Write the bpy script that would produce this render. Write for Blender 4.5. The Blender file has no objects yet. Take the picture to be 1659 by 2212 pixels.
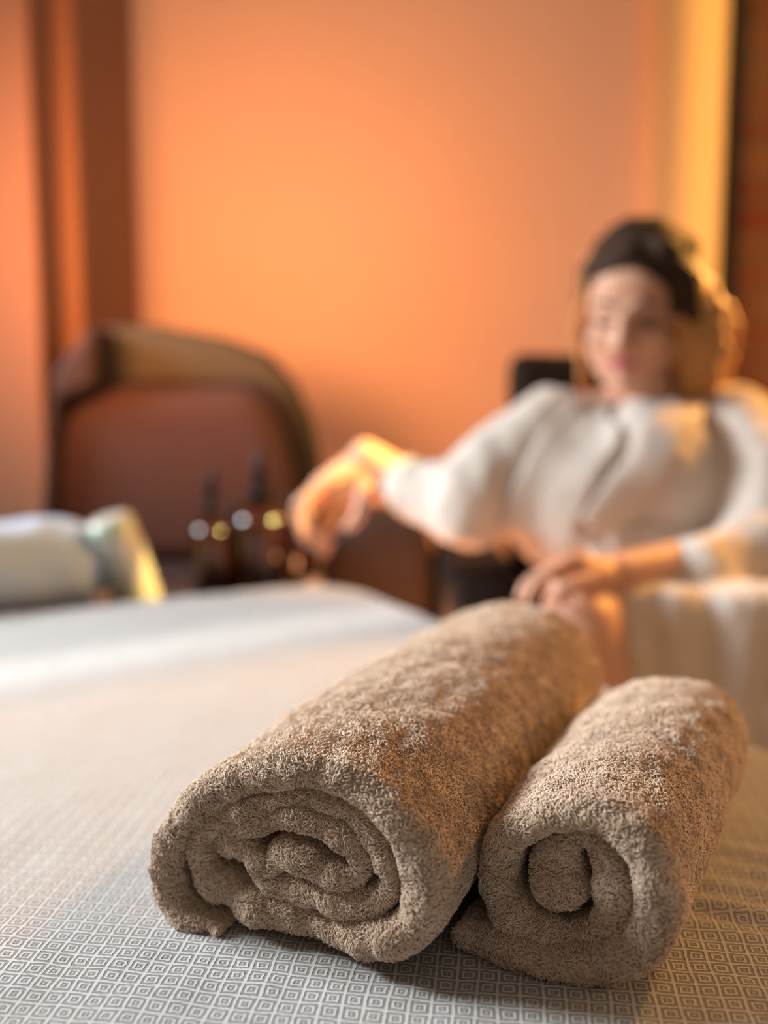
import bpy, bmesh, math, random
import numpy as np
from mathutils import Vector, Matrix, noise

random.seed(7)
rng = np.random.default_rng(7)
SC = bpy.context.scene
COL = SC.collection
PI = math.pi

# ------------------------------------------------------------------ camera
CAM = Vector((0, 0, 0.94))
TABLE_Z = 0.64                       # top of the blanket on the massage table
FPX = 2000.0
PITCH = math.atan(236.0 / FPX)
cd = bpy.data.cameras.new('camera')
cam = bpy.data.objects.new('camera', cd)
COL.objects.link(cam)
cam.location = CAM
cam.rotation_euler = (PI / 2 - PITCH, 0, 0)
cd.sensor_fit = 'VERTICAL'
cd.sensor_height = 24.0
cd.lens = 24.0 * FPX / 2212.0
cd.clip_start = 0.02
cd.dof.use_dof = True
cd.dof.focus_distance = 0.50
cd.dof.aperture_fstop = 1.35
SC.camera = cam

# ------------------------------------------------------------------ light
SC.view_settings.view_transform = 'Standard'
SC.view_settings.look = 'None'
SC.view_settings.gamma = 1
SC.view_settings.use_curve_mapping = False
SC.view_settings.exposure = 0.0
SC.cycles.use_denoising = True
SC.cycles.max_bounces = 6
SC.cycles.diffuse_bounces = 4

w = bpy.data.worlds.new('world')
SC.world = w
w.use_nodes = True
w.node_tree.nodes['Background'].inputs[0].default_value = (1.0, 0.82, 0.68, 1)
w.node_tree.nodes['Background'].inputs[1].default_value = 0.22


def area(name, loc, target, size, size_y, power, color, spread=PI):
    ld = bpy.data.lights.new(name, 'AREA')
    ld.shape = 'RECTANGLE'
    ld.size = size
    ld.size_y = size_y
    ld.energy = power
    ld.color = color
    ld.spread = spread
    o = bpy.data.objects.new(name, ld)
    COL.objects.link(o)
    o.location = loc
    o.rotation_euler = (Vector(target) - Vector(loc)).to_track_quat('-Z', 'Y').to_euler()
    return o


def point(name, loc, power, color, r):
    ld = bpy.data.lights.new(name, 'POINT')
    ld.energy = power
    ld.color = color
    ld.shadow_soft_size = r
    o = bpy.data.objects.new(name, ld)
    COL.objects.link(o)
    o.location = loc
    return o


def spot(name, loc, target, power, color, r, ang, blend):
    ld = bpy.data.lights.new(name, 'SPOT')
    ld.energy = power
    ld.color = color
    ld.shadow_soft_size = r
    ld.spot_size = math.radians(ang)
    ld.spot_blend = blend
    o = bpy.data.objects.new(name, ld)
    COL.objects.link(o)
    o.location = loc
    o.rotation_euler = (Vector(target) - Vector(loc)).to_track_quat('-Z', 'Y').to_euler()
    return o


# cool daylight from the window in the left wall
area('window_daylight', (-2.05, 1.20, 1.78), (0.0, 0.68, 0.72), 0.9, 0.6, 48, (0.86, 0.93, 1.0), math.radians(98))
# narrow beam between the window blinds that crosses the blanket
area('window_beam', (-1.28, 0.395, 1.22), (-0.26, 1.12, 0.64), 0.085, 0.46, 0.24, (1.0, 0.95, 0.88), math.radians(7))
# orange mood lamps: on the left washing the far wall, behind the stool, and at the end of the massage table
area('mood_wash', (-0.66, 1.28, 1.25), (-0.05, 2.62, 1.36), 0.35, 0.35, 11.5, (1.0, 0.32, 0.10), math.radians(116))
point('wall_lamp', (-0.02, 2.18, 0.45), 5.5, (1.0, 0.29, 0.075), 0.16)
point('mood_lamp', (0.06, 1.47, 0.55), 5.0, (1.0, 0.38, 0.14), 0.05)
# yellow low sun from the right
area('sun_rim', (1.50, 1.95, 1.75), (0.46, 1.46, 1.06), 0.20, 0.30, 8, (1.0, 0.46, 0.10), math.radians(60))
area('sun_pillar', (1.50, 1.60, 1.70), (0.855, 2.55, 1.55), 0.05, 1.6, 0.62, (1.0, 0.50, 0.08), math.radians(9))
area('warm_fill', (1.05, 0.55, 0.90), (0.25, 0.60, 0.66), 0.60, 0.45, 1.3, (1.0, 0.53, 0.22), math.radians(110))  # not the sun: unseen warm fill added for the towels' right flanks

# a shaft of the same sun on the reaching hand
spot('sun_shaft', (1.05, 1.00, 1.75), (-0.050, 1.43, 0.878), 560, (1.0, 0.70, 0.22), 0.01, 6.5, 0.3)


# ------------------------------------------------------------------ helpers
def P(px, py, y):
    """world point seen at a photo pixel, at distance y into the room"""
    a = (px - 829.5) / FPX
    b = (1106.0 - py) / FPX
    d = Vector((a, math.cos(PITCH) + b * math.sin(PITCH), -math.sin(PITCH) + b * math.cos(PITCH)))
    return CAM + d * (y / d.y)


def Pz(px, py, z):
    a = (px - 829.5) / FPX
    b = (1106.0 - py) / FPX
    d = Vector((a, math.cos(PITCH) + b * math.sin(PITCH), -math.sin(PITCH) + b * math.cos(PITCH)))
    return CAM + d * ((z - CAM.z) / d.z)


def tag(o, label=None, cat=None, group=None, kind=None):
    if label: o['label'] = label
    if cat: o['category'] = cat
    if group: o['group'] = group
    if kind: o['kind'] = kind
    return o


def empty(name, loc, label, cat, group=None, rz=0.0):
    o = bpy.data.objects.new(name, None)
    COL.objects.link(o)
    o.location = loc
    o.rotation_euler = (0, 0, rz)
    o.empty_display_size = 0.05
    return tag(o, label, cat, group)


def link(name, me, mat, parent=None, smooth=True):
    """links a mesh given in WORLD coordinates; under a parent it is moved into its space"""
    me.name = name
    if parent is not None:
        bpy.context.view_layer.update()
        me.transform(parent_world(parent).inverted())
    if smooth:
        me.polygons.foreach_set('use_smooth', [True] * len(me.polygons))
    if mat: me.materials.append(mat)
    o = bpy.data.objects.new(name, me)
    COL.objects.link(o)
    if parent is not None: o.parent = parent
    return o


def parent_world(p):
    m = Matrix.LocRotScale(p.location, p.rotation_euler, p.scale)
    return parent_world(p.parent) @ m if p.parent else m


def from_bm(bm):
    me = bpy.data.meshes.new('m')
    bm.normal_update()
    bm.to_mesh(me)
    bm.free()
    return me


def baked(me, mods):
    """applies modifiers to a mesh and returns the result"""
    o = bpy.data.objects.new('tmp', me)
    COL.objects.link(o)
    for typ, kw in mods:
        m = o.modifiers.new(typ, typ)
        for k, v in kw.items(): setattr(m, k, v)
    dg = bpy.context.evaluated_depsgraph_get()
    dg.update()
    out = bpy.data.meshes.new_from_object(o.evaluated_get(dg))
    bpy.data.objects.remove(o)
    return out


def np_mesh(verts, faces):
    """verts (N,3), faces (M,4) -> mesh, fast"""
    me = bpy.data.meshes.new('m')
    me.vertices.add(len(verts))
    me.vertices.foreach_set('co', np.asarray(verts, dtype=np.float32).ravel())
    k = faces.shape[1]
    me.loops.add(faces.size)
    me.loops.foreach_set('vertex_index', faces.astype(np.int32).ravel())
    me.polygons.add(len(faces))
    me.polygons.foreach_set('loop_start', np.arange(0, faces.size, k, dtype=np.int32))
    me.polygons.foreach_set('loop_total', np.full(len(faces), k, dtype=np.int32))
    me.update(calc_edges=True)
    me.validate()
    return me


def add_box(bm, c, s, rz=0.0, rot=None):
    m = Matrix.Translation(c) @ (rot.to_4x4() if rot else Matrix.Rotation(rz, 4, 'Z')) @ Matrix.Diagonal((s[0], s[1], s[2], 1))
    bmesh.ops.create_cube(bm, size=1.0, matrix=m)


def box_mesh(c, s, rz=0.0, bevel=0.0, seg=3):
    bm = bmesh.new()
    add_box(bm, Vector(c), s, rz)
    if bevel > 0:
        bmesh.ops.bevel(bm, geom=bm.edges[:] + bm.verts[:], offset=bevel, segments=seg, profile=0.5, affect='EDGES')
    return from_bm(bm)


def lathe_mesh(profile, seg=40, origin=(0, 0, 0), axis=None, cap=True):
    """profile: (radius, height) pairs, turned around the z axis, then tilted to axis"""
    bm = bmesh.new()
    rings = []
    for r, z in profile:
        rings.append([bm.verts.new((max(r, 1e-5) * math.cos(2 * PI * i / seg), max(r, 1e-5) * math.sin(2 * PI * i / seg), z)) for i in range(seg)])
    for a, b in zip(rings[:-1], rings[1:]):
        for i in range(seg):
            bm.faces.new((a[i], a[(i + 1) % seg], b[(i + 1) % seg], b[i]))
    if cap:
        bm.faces.new(rings[0][::-1])
        bm.faces.new(rings[-1])
    q = Vector(axis).normalized().to_track_quat('Z', 'Y').to_matrix().to_4x4() if axis is not None else Matrix()
    bmesh.ops.transform(bm, matrix=Matrix.Translation(origin) @ q, verts=bm.verts)
    bmesh.ops.recalc_face_normals(bm, faces=bm.faces)
    return from_bm(bm)


def capsule(bm, p0, r0, p1, r1, seg=20):
    """closed tapered capsule"""
    p0 = Vector(p0); p1 = Vector(p1)
    ax = (p1 - p0)
    L = ax.length
    q = ax.to_track_quat('Z', 'Y').to_matrix() if L > 1e-6 else Matrix.Identity(3)
    prof = [(r0 * math.cos(t), r0 * math.sin(t)) for t in np.linspace(-PI / 2, 0, 6)] + \
           [(r1 * math.cos(t), L + r1 * math.sin(t)) for t in np.linspace(0, PI / 2, 6)]
    rings = []
    for r, z in prof:
        r = max(r, 1e-5)
        rings.append([bm.verts.new(p0 + q @ Vector((r * math.cos(2 * PI * i / seg), r * math.sin(2 * PI * i / seg), z))) for i in range(seg)])
    for a, b in zip(rings[:-1], rings[1:]):
        for i in range(seg):
            bm.faces.new((a[i], a[(i + 1) % seg], b[(i + 1) % seg], b[i]))
    bm.faces.new(rings[0][::-1])
    bm.faces.new(rings[-1])


def ellipsoid(bm, c, r, rot=None):
    m = Matrix.Translation(c) @ (rot.to_4x4() if rot else Matrix()) @ Matrix.Diagonal((r[0], r[1], r[2], 1))
    bmesh.ops.create_uvsphere(bm, u_segments=28, v_segments=18, radius=1.0, matrix=m)


def chain(bm, pts):
    """pts: list of (point, radius)"""
    for (a, ra), (b, rb) in zip(pts[:-1], pts[1:]):
        capsule(bm, a, ra, b, rb)


def remeshed(bm, voxel, smooth=6, fac=0.5, extra=None):
    mods = [('REMESH', dict(mode='VOXEL', voxel_size=voxel, adaptivity=0.0)),
            ('SMOOTH', dict(factor=fac, iterations=smooth))]
    return baked(from_bm(bm), mods + (extra or []))


def wrinkle(me, amp, scale, stretch=(1, 1, 1), seed=0.0):
    me.update()
    n = len(me.vertices)
    for v in me.vertices:
        q = Vector((v.co.x * stretch[0], v.co.y * stretch[1], v.co.z * stretch[2])) * scale + Vector((seed, seed * 1.7, 0))
        v.co += v.normal * amp * (noise.noise(q) + 0.5 * noise.noise(q * 2.1))
    me.update()
    return me


def catmull(pts, n):
    """smooth resample of an open polyline of numpy rows, n points evenly spaced by arc length of the first two columns"""
    p = np.asarray(pts, float)
    p = np.vstack([2 * p[0] - p[1], p, 2 * p[-1] - p[-2]])
    out = []
    for i in range(1, len(p) - 2):
        for t in np.linspace(0, 1, 30, endpoint=False):
            a, b, c, d = p[i - 1], p[i], p[i + 1], p[i + 2]
            out.append(0.5 * ((2 * b) + (-a + c) * t + (2 * a - 5 * b + 4 * c - d) * t * t + (-a + 3 * b - 3 * c + d) * t ** 3))
    out.append(p[-2])
    out = np.array(out)
    s = np.concatenate([[0], np.cumsum(np.linalg.norm(np.diff(out[:, :2], axis=0), axis=1))])
    q = np.linspace(0, s[-1], n)
    return np.stack([np.interp(q, s, out[:, k]) for k in range(out.shape[1])], 1), s[-1]


# ------------------------------------------------------------------ materials
def mat(name, color, rough=0.6, noise_amt=0.0, noise_scale=30, bump=0.0, bump_scale=200, sheen=0.0, metallic=0.0, spec=0.5, sss=0.0, trans=0.0, coat=0.0):
    m = bpy.data.materials.new(name)
    m.use_nodes = True
    nt = m.node_tree
    b = nt.nodes['Principled BSDF']
    b.inputs['Base Color'].default_value = (*color, 1)
    b.inputs['Roughness'].default_value = rough
    b.inputs['Metallic'].default_value = metallic
    b.inputs['Specular IOR Level'].default_value = spec
    b.inputs['Sheen Weight'].default_value = sheen
    b.inputs['Subsurface Weight'].default_value = sss
    b.inputs['Subsurface Radius'].default_value = (0.02, 0.008, 0.004)
    b.inputs['Transmission Weight'].default_value = trans
    b.inputs['Coat Weight'].default_value = coat
    tc = nt.nodes.new('ShaderNodeTexCoord')
    if noise_amt > 0:
        n = nt.nodes.new('ShaderNodeTexNoise')
        n.inputs['Scale'].default_value = noise_scale
        n.inputs['Detail'].default_value = 5
        nt.links.new(tc.outputs['Object'], n.inputs['Vector'])
        r = nt.nodes.new('ShaderNodeMix'); r.data_type = 'RGBA'
        r.inputs[6].default_value = (*[c * (1 - noise_amt) for c in color], 1)
        r.inputs[7].default_value = (*[min(1, c * (1 + noise_amt)) for c in color], 1)
        nt.links.new(n.outputs['Fac'], r.inputs[0])
        nt.links.new(r.outputs[2], b.inputs['Base Color'])
    if bump > 0:
        n2 = nt.nodes.new('ShaderNodeTexNoise')
        n2.inputs['Scale'].default_value = bump_scale
        n2.inputs['Detail'].default_value = 4
        nt.links.new(tc.outputs['Object'], n2.inputs['Vector'])
        bp = nt.nodes.new('ShaderNodeBump')
        bp.inputs['Strength'].default_value = bump
        bp.inputs['Distance'].default_value = 0.002
        nt.links.new(n2.outputs['Fac'], bp.inputs['Height'])
        nt.links.new(bp.outputs['Normal'], b.inputs['Normal'])
    return m


def node(nt, typ, **kw):
    n = nt.nodes.new(typ)
    for k, v in kw.items(): setattr(n, k, v)
    return n


def math_node(nt, op, a, b=None, c=None):
    n = nt.nodes.new('ShaderNodeMath')
    n.operation = op
    for i, x in enumerate((a, b, c)):
        if x is None: continue
        if isinstance(x, (int, float)): n.inputs[i].default_value = x
        else: nt.links.new(x, n.inputs[i])
    return n.outputs[0]


def blanket_material():
    """white threads woven over a grey ground as nested squares"""
    m = bpy.data.materials.new('woven_blanket')
    m.use_nodes = True
    nt = m.node_tree
    L = nt.links.new
    b = nt.nodes['Principled BSDF']
    b.inputs['Roughness'].default_value = 0.95
    b.inputs['Sheen Weight'].default_value = 0.15
    b.inputs['Specular IOR Level'].default_value = 0.1
    uv = node(nt, 'ShaderNodeUVMap', uv_map='cloth')
    wob = node(nt, 'ShaderNodeTexNoise')
    wob.inputs['Scale'].default_value = 420
    wob.inputs['Detail'].default_value = 2
    L(uv.outputs[0], wob.inputs['Vector'])
    wob2 = node(nt, 'ShaderNodeTexNoise')
    wob2.inputs['Scale'].default_value = 26
    L(uv.outputs[0], wob2.inputs['Vector'])
    def centred(src, amt):
        s = node(nt, 'ShaderNodeVectorMath', operation='SUBTRACT'); L(src, s.inputs[0]); s.inputs[1].default_value = (0.5, 0.5, 0.5)
        t = node(nt, 'ShaderNodeVectorMath', operation='SCALE'); L(s.outputs[0], t.inputs[0]); t.inputs['Scale'].default_value = amt
        return t.outputs[0]
    add = node(nt, 'ShaderNodeVectorMath', operation='ADD'); L(uv.outputs[0], add.inputs[0]); L(centred(wob.outputs['Color'], 0.0016), add.inputs[1])
    add2 = node(nt, 'ShaderNodeVectorMath', operation='ADD'); L(add.outputs[0], add2.inputs[0]); L(centred(wob2.outputs['Color'], 0.004), add2.inputs[1])
    sep = node(nt, 'ShaderNodeSeparateXYZ'); L(add2.outputs[0], sep.inputs[0])
    def cell(src, size):
        f = math_node(nt, 'FRACT', math_node(nt, 'DIVIDE', src, size))
        return math_node(nt, 'ABSOLUTE', math_node(nt, 'SUBTRACT', f, 0.5))
    dx = cell(sep.outputs[0], 0.0112)
    dy = cell(sep.outputs[1], 0.0102)
    d = math_node(nt, 'MAXIMUM', dx, dy)
    ramp = node(nt, 'ShaderNodeValToRGB')
    cr = ramp.color_ramp
    cr.interpolation = 'EASE'
    stops = [(0.0, 0.75), (0.05, 0.6), (0.085, 0.05), (0.15, 0.05), (0.19, 0.95), (0.27, 0.95), (0.31, 0.05), (0.41, 0.05), (0.445, 1.0), (0.5, 1.0)]
    while len(cr.elements) < len(stops): cr.elements.new(0.5)
    for e, (p, v) in zip(cr.elements, stops):
        e.position = p
        e.color = (v, v, v, 1)
    L(d, ramp.inputs[0])
    # fine thread grain
    g = node(nt, 'ShaderNodeTexNoise'); g.inputs['Scale'].default_value = 1500; g.inputs['Detail'].default_value = 2
    L(uv.outputs[0], g.inputs['Vector'])
    fac = math_node(nt, 'ADD', math_node(nt, 'MULTIPLY', ramp.outputs[0], 0.8), math_node(nt, 'MULTIPLY', g.outputs['Fac'], 0.22))
    mix = node(nt, 'ShaderNodeMix', data_type='RGBA', clamp_factor=True)
    mix.inputs[6].default_value = (0.20, 0.18, 0.16, 1)
    mix.inputs[7].default_value = (0.60, 0.585, 0.55, 1)
    L(fac, mix.inputs[0])
    L(mix.outputs[2], b.inputs['Base Color'])
    bp = node(nt, 'ShaderNodeBump')
    bp.inputs['Strength'].default_value = 0.8
    bp.inputs['Distance'].default_value = 0.0012
    L(fac, bp.inputs['Height'])
    L(bp.outputs['Normal'], b.inputs['Normal'])
    return m


def towel_material(name, c0, c1):
    m = bpy.data.materials.new(name)
    m.use_nodes = True
    nt = m.node_tree
    b = nt.nodes['Principled BSDF']
    b.inputs['Roughness'].default_value = 0.95
    b.inputs['Sheen Weight'].default_value = 0.25
    b.inputs['Sheen Roughness'].default_value = 0.5
    b.inputs['Specular IOR Level'].default_value = 0.15
    tc = nt.nodes.new('ShaderNodeTexCoord')
    n = nt.nodes.new('ShaderNodeTexNoise')
    n.inputs['Scale'].default_value = 350
    n.inputs['Detail'].default_value = 3
    nt.links.new(tc.outputs['Object'], n.inputs['Vector'])
    r = nt.nodes.new('ShaderNodeMix'); r.data_type = 'RGBA'
    r.inputs[6].default_value = (*c0, 1)
    r.inputs[7].default_value = (*c1, 1)
    nt.links.new(n.outputs['Fac'], r.inputs[0])
    nt.links.new(r.outputs[2], b.inputs['Base Color'])
    return m


def brick_material():
    m = bpy.data.materials.new('brick')
    m.use_nodes = True
    nt = m.node_tree
    b = nt.nodes['Principled BSDF']
    b.inputs['Roughness'].default_value = 0.9
    tc = nt.nodes.new('ShaderNodeTexCoord')
    mp = nt.nodes.new('ShaderNodeMapping')
    mp.inputs['Rotation'].default_value = (PI / 2, 0, 0)
    nt.links.new(tc.outputs['Object'], mp.inputs[0])
    br = nt.nodes.new('ShaderNodeTexBrick')
    br.inputs['Color1'].default_value = (0.40, 0.11, 0.030, 1)
    br.inputs['Color2'].default_value = (0.46, 0.22, 0.07, 1)
    br.inputs['Mortar'].default_value = (0.36, 0.22, 0.09, 1)
    br.inputs['Scale'].default_value = 1.0
    br.inputs['Brick Width'].default_value = 0.23
    br.inputs['Row Height'].default_value = 0.078
    br.inputs['Mortar Size'].default_value = 0.008
    nt.links.new(mp.outputs[0], br.inputs['Vector'])
    nt.links.new(br.outputs['Color'], b.inputs['Base Color'])
    bp = nt.nodes.new('ShaderNodeBump'); bp.inputs['Strength'].default_value = 0.6; bp.inputs['Distance'].default_value = 0.01
    bp.invert = True
    nt.links.new(br.outputs['Fac'], bp.inputs['Height'])
    nt.links.new(bp.outputs['Normal'], b.inputs['Normal'])
    return m


M = dict(
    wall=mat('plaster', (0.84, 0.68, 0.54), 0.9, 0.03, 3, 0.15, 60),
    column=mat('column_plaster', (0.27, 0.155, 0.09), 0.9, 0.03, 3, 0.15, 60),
    pillar=mat('pale_pillar_paint', (0.86, 0.64, 0.34), 0.8, 0.03, 3),
    floor=mat('dark_floor', (0.10, 0.055, 0.03), 0.5, 0.2, 6),
    brick=brick_material(),
    trim=mat('dark_wood_trim', (0.09, 0.055, 0.025), 0.6, 0.2, 10),
    blanket=blanket_material(),
    towel=towel_material('terry', (0.53, 0.39, 0.27), (0.75, 0.58, 0.43)),
    vinyl=mat('table_vinyl', (0.10, 0.08, 0.07), 0.5, 0.1, 20),
    darkwood=mat('dark_wood', (0.10, 0.05, 0.03), 0.45, 0.3, 20, 0.2, 60),
    robe=mat('robe_terry', (0.70, 0.61, 0.52), 0.95, 0.05, 40, 0.8, 500, sheen=0.3, spec=0.1),
    skin=mat('skin', (0.62, 0.33, 0.21), 0.5, 0.06, 20, 0.1, 300, sss=0.15, spec=0.4),
    lip=mat('lips', (0.50, 0.12, 0.12), 0.4),
    eye=mat('lashes', (0.05, 0.03, 0.025), 0.5),
    brow=mat('eyebrow', (0.12, 0.06, 0.03), 0.8),
    nail=mat('nail', (0.75, 0.42, 0.32), 0.25),
    hair_dark=mat('dark_brown_hair', (0.040, 0.020, 0.010), 0.7, 0.4, 60, 0.6, 120, spec=0.2),
    hair_blonde=mat('blonde_hair', (0.55, 0.26, 0.07), 0.45, 0.35, 60, 0.6, 120, sheen=0.2),
    leather=mat('black_leather', (0.010, 0.008, 0.007), 0.7, 0.2, 30, 0.2, 200, spec=0.15),
    brown=mat('brown_velvet', (0.050, 0.024, 0.018), 0.85, 0.08, 12, 0.3, 300, sheen=0.05),
    olive=mat('olive_upholstery', (0.058, 0.058, 0.036), 0.85, 0.06, 12, 0.3, 300),
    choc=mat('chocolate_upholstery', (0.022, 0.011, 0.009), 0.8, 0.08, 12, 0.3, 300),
    amber=mat('amber_glass', (0.022, 0.006, 0.003), 0.12, spec=0.5, coat=0.15),
    rubber=mat('black_rubber', (0.006, 0.006, 0.007), 0.45, spec=0.2),
    cream=mat('cream_plastic', (0.50, 0.49, 0.41), 0.22, 0.02, 10, coat=0.6),
    green=mat('green_glint', (0.35, 0.62, 0.32), 0.15, coat=0.8),
    pillow=mat('blue_grey_cotton', (0.36, 0.47, 0.62), 0.95, 0.05, 40, 0.5, 400, sheen=0.2),
    china=mat('white_china', (0.85, 0.82, 0.78), 0.15, coat=0.5),
)

# ------------------------------------------------------------------ the room
BACK = 2.62


def struct(name, me, m, smooth=False):
    return tag(link(name, me, m, smooth=smooth), kind='structure')


struct('floor', box_mesh((0.0, 0.9, -0.05), (4.9, 4.6, 0.10)), M['floor'])
struct('wall_back', box_mesh((-0.725, BACK + 0.05, 1.5), (3.17, 0.10, 3.0)), M['wall'])
struct('wall_left', box_mesh((-2.25, 0.9, 1.5), (0.10, 3.5, 3.0)), M['wall'])
struct('wall_right', box_mesh((1.65, BACK + 0.06, 1.5), (1.58, 0.10, 3.0)), M['brick'])
# left pilaster: a broad front face and a narrower set-back return
def pil(name, x0, x1, yf, yb, m, bev=0.006):
    return struct(name, box_mesh(((x0 + x1) / 2, (yf + yb) / 2, 1.5), (x1 - x0, yb - yf, 3.0), bevel=bev, seg=2), m)
xa = P(78, 300, 2.0).x
xb = P(166, 300, 2.12).x
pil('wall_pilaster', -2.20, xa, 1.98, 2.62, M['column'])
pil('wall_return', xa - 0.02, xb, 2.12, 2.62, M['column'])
# right pillar, pale, catching the yellow sun
pil('wall_pillar', P(1411, 300, 2.55).x, P(1566, 300, 2.55).x, 2.55, 2.66, M['pillar'], 0.010)
pil('trim_post', P(1569, 300, 2.60).x, P(1596, 300, 2.60).x, 2.60, 2.70, M['trim'])

# ------------------------------------------------------------------ massage table and blanket
U = Vector((0.47, -0.883, 0)).normalized()        # along the table, towards the camera
W = Vector((-0.883, -0.47, 0)).normalized()       # across the table, to the left
K = Vector((-0.070, 1.572, 0))                    # far right corner
TL, TW = 1.95, 0.80
TC = K + U * (TL / 2) + W * (TW / 2)
TROT = math.atan2(-W.y, -W.x)                     # local x = -W, local y = -U
table = empty('massage_table', (TC.x, TC.y, 0), 'massage table with dark padded top under the woven blanket', 'massage table', rz=TROT)


def tloc(x, y, z):
    """table local -> world"""
    return TC - W * x - U * y + Vector((0, 0, z))


link('padded_top', box_mesh(tloc(0, 0, TABLE_Z - 0.042), (TW - 0.02, TL - 0.02, 0.07), TROT, 0.02), M['vinyl'], table)
link('table_frame', box_mesh(tloc(0, 0, TABLE_Z - 0.115), (TW - 0.06, TL - 0.06, 0.07), TROT, 0.006), M['darkwood'], table)
for sx in (-1, 1):
    for sy in (-1, 1):
        link('leg', box_mesh(tloc(sx * (TW / 2 - 0.07), sy * (TL / 2 - 0.12), (TABLE_Z - 0.15) / 2), (0.05, 0.05, TABLE_Z - 0.15), TROT, 0.004), M['darkwood'], table)


def blanket():
    hx, hy, R, rr = TW / 2, TL / 2, 0.12, 0.030
    drop = 0.26
    # dense near the camera and on the towel side, in cloth coordinates
    xs = np.arange(-hx - drop, hx + drop + 1e-6, 0.006)
    ys = np.arange(-hy + 0.1, hy + drop + 1e-6, 0.006)
    nx, ny = len(xs), len(ys)
    V = np.zeros((ny, nx, 3)); UVc = np.zeros((ny, nx, 2))
    ang = math.radians(-7)
    ca, sa = math.cos(ang), math.sin(ang)
    for j, y in enumerate(ys):
        for i, x in enumerate(xs):
            # nearest point of the rounded rectangle
            qx, qy = abs(x) - (hx - R), abs(y) - (hy - R)
            if qx > 0 and qy > 0:
                l = math.hypot(qx, qy); e = l - R
                nxv, nyv = qx / l * math.copysign(1, x), qy / l * math.copysign(1, y)
            elif qx > qy:
                e = qx - R; nxv, nyv = math.copysign(1, x), 0.0
            else:
                e = qy - R; nxv, nyv = 0.0, math.copysign(1, y)
            z = TABLE_Z
            X, Y = x, y
            e2 = e + rr
            if e2 > 0:
                X -= nxv * e2; Y -= nyv * e2
                if e2 < rr * PI / 2:
                    a = e2 / rr
                    X += nxv * rr * math.sin(a); Y += nyv * rr * math.sin(a); z -= rr * (1 - math.cos(a))
                else:
                    dd = min(e2 - rr * PI / 2, drop)
                    fold = 0.010 * math.sin((x * nyv - y * nxv) * 42 + 1.5 * math.sin(x * 9)) * min(1, dd / 0.08)
                    X += nxv * (rr + fold + dd * 0.10); Y += nyv * (rr + fold + dd * 0.10); z -= rr + dd * 0.99
            wp = TC - W * X - U * Y
            # small irregular puckers of the woven cloth
            p = Vector((wp.x, wp.y, 0))
            z += 0.0012 * noise.noise(p * 14) + 0.0008 * noise.noise(p * 40)
            if e2 > -0.05:
                z += 0.0022 * noise.noise(p * 55) * min(1, (e2 + 0.05) / 0.04)
            # pulled creases beside the smaller towel, running away to the right
            s = (wp.x - 0.245) * 0.96 + (wp.y - 0.50) * 0.0
            t = (wp.y - 0.44) + (wp.x - 0.17) * 0.42
            if wp.x > 0.10 and 0.30 < wp.y < 0.85:
                wgt = max(0.0, min(1.0, (wp.x - 0.12) / 0.08)) * math.exp(-((t - 0.12) / 0.10) ** 2)
                z += wgt * (0.0028 * math.sin(t * 210 + 2.5 * noise.noise(p * 9)) * (0.6 + noise.noise(p * 20)))
            V[j, i] = (wp.x, wp.y, z)
            cx, cy = TC.x - W.x * x - U.x * y, TC.y - W.y * x - U.y * y
            bend = 0.03 * noise.noise(Vector((cx * 2, cy * 2, 3)))
            UVc[j, i] = (cx * ca + cy * sa + bend * 0.3 + 5, -cx * sa + cy * ca + bend * 0.3 + 5)
    idx = np.arange(nx * ny).reshape(ny, nx)
    F = np.stack([idx[:-1, :-1], idx[:-1, 1:], idx[1:, 1:], idx[1:, :-1]], -1).reshape(-1, 4)
    me = np_mesh(V.reshape(-1, 3), F)
    uvl = me.uv_layers.new(name='cloth')
    li = np.zeros(len(me.loops), dtype=np.int32)
    me.loops.foreach_get('vertex_index', li)
    uvl.data.foreach_set('uv', UVc.reshape(-1, 2)[li].astype(np.float32).ravel())
    return me


bl = link('woven_blanket', blanket(), M['blanket'])
tag(bl, 'pale grey woven blanket of nested squares spread over the massage table', 'blanket')


# ------------------------------------------------------------------ rolled towels
def vnoise(x, y, z, s, seed):
    return np.array([noise.noise(Vector((a * s + seed, b * s - seed, c * s))) for a, b, c in zip(x, y, z)])


def tufts(P0, N, T, length, height, rad):
    """bent yarn loops standing on a surface; arrays (n,3)"""
    n = len(P0)
    l = length[:, None]; h = height[:, None]
    B = np.cross(N, T)
    side = rng.normal(0, 0.22, (n, 1)) * l
    c = [P0 - N * 0.0006,
         P0 + N * h * 0.85 + T * l * 0.18 + B * side * 0.3,
         P0 + N * h + T * l * 0.62 + B * side,
         P0 + N * h * 0.35 + T * l + B * side * 1.4]
    rr = [rad * 0.9, rad * 1.05, rad, rad * 0.45]
    verts = np.zeros((n, 4, 3, 3))
    for k in range(4):
        ax = (c[min(k + 1, 3)] - c[max(k - 1, 0)])
        ax /= np.linalg.norm(ax, axis=1, keepdims=True) + 1e-9
        e1 = B
        e2 = np.cross(ax, e1)
        for j in range(3):
            a = 2 * PI * j / 3
            verts[:, k, j] = c[k] + (e1 * math.cos(a) + e2 * math.sin(a)) * rr[k][:, None]
    base = (np.arange(n) * 12)[:, None]
    f = []
    for k in range(3):
        for j in range(3):
            j2 = (j + 1) % 3
            f.append([k * 3 + j, k * 3 + j2, (k + 1) * 3 + j2, (k + 1) * 3 + j])
    F = (base[:, :, None] + np.array(f)[None]).reshape(-1, 4)
    return verts.reshape(-1, 3), F


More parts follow.
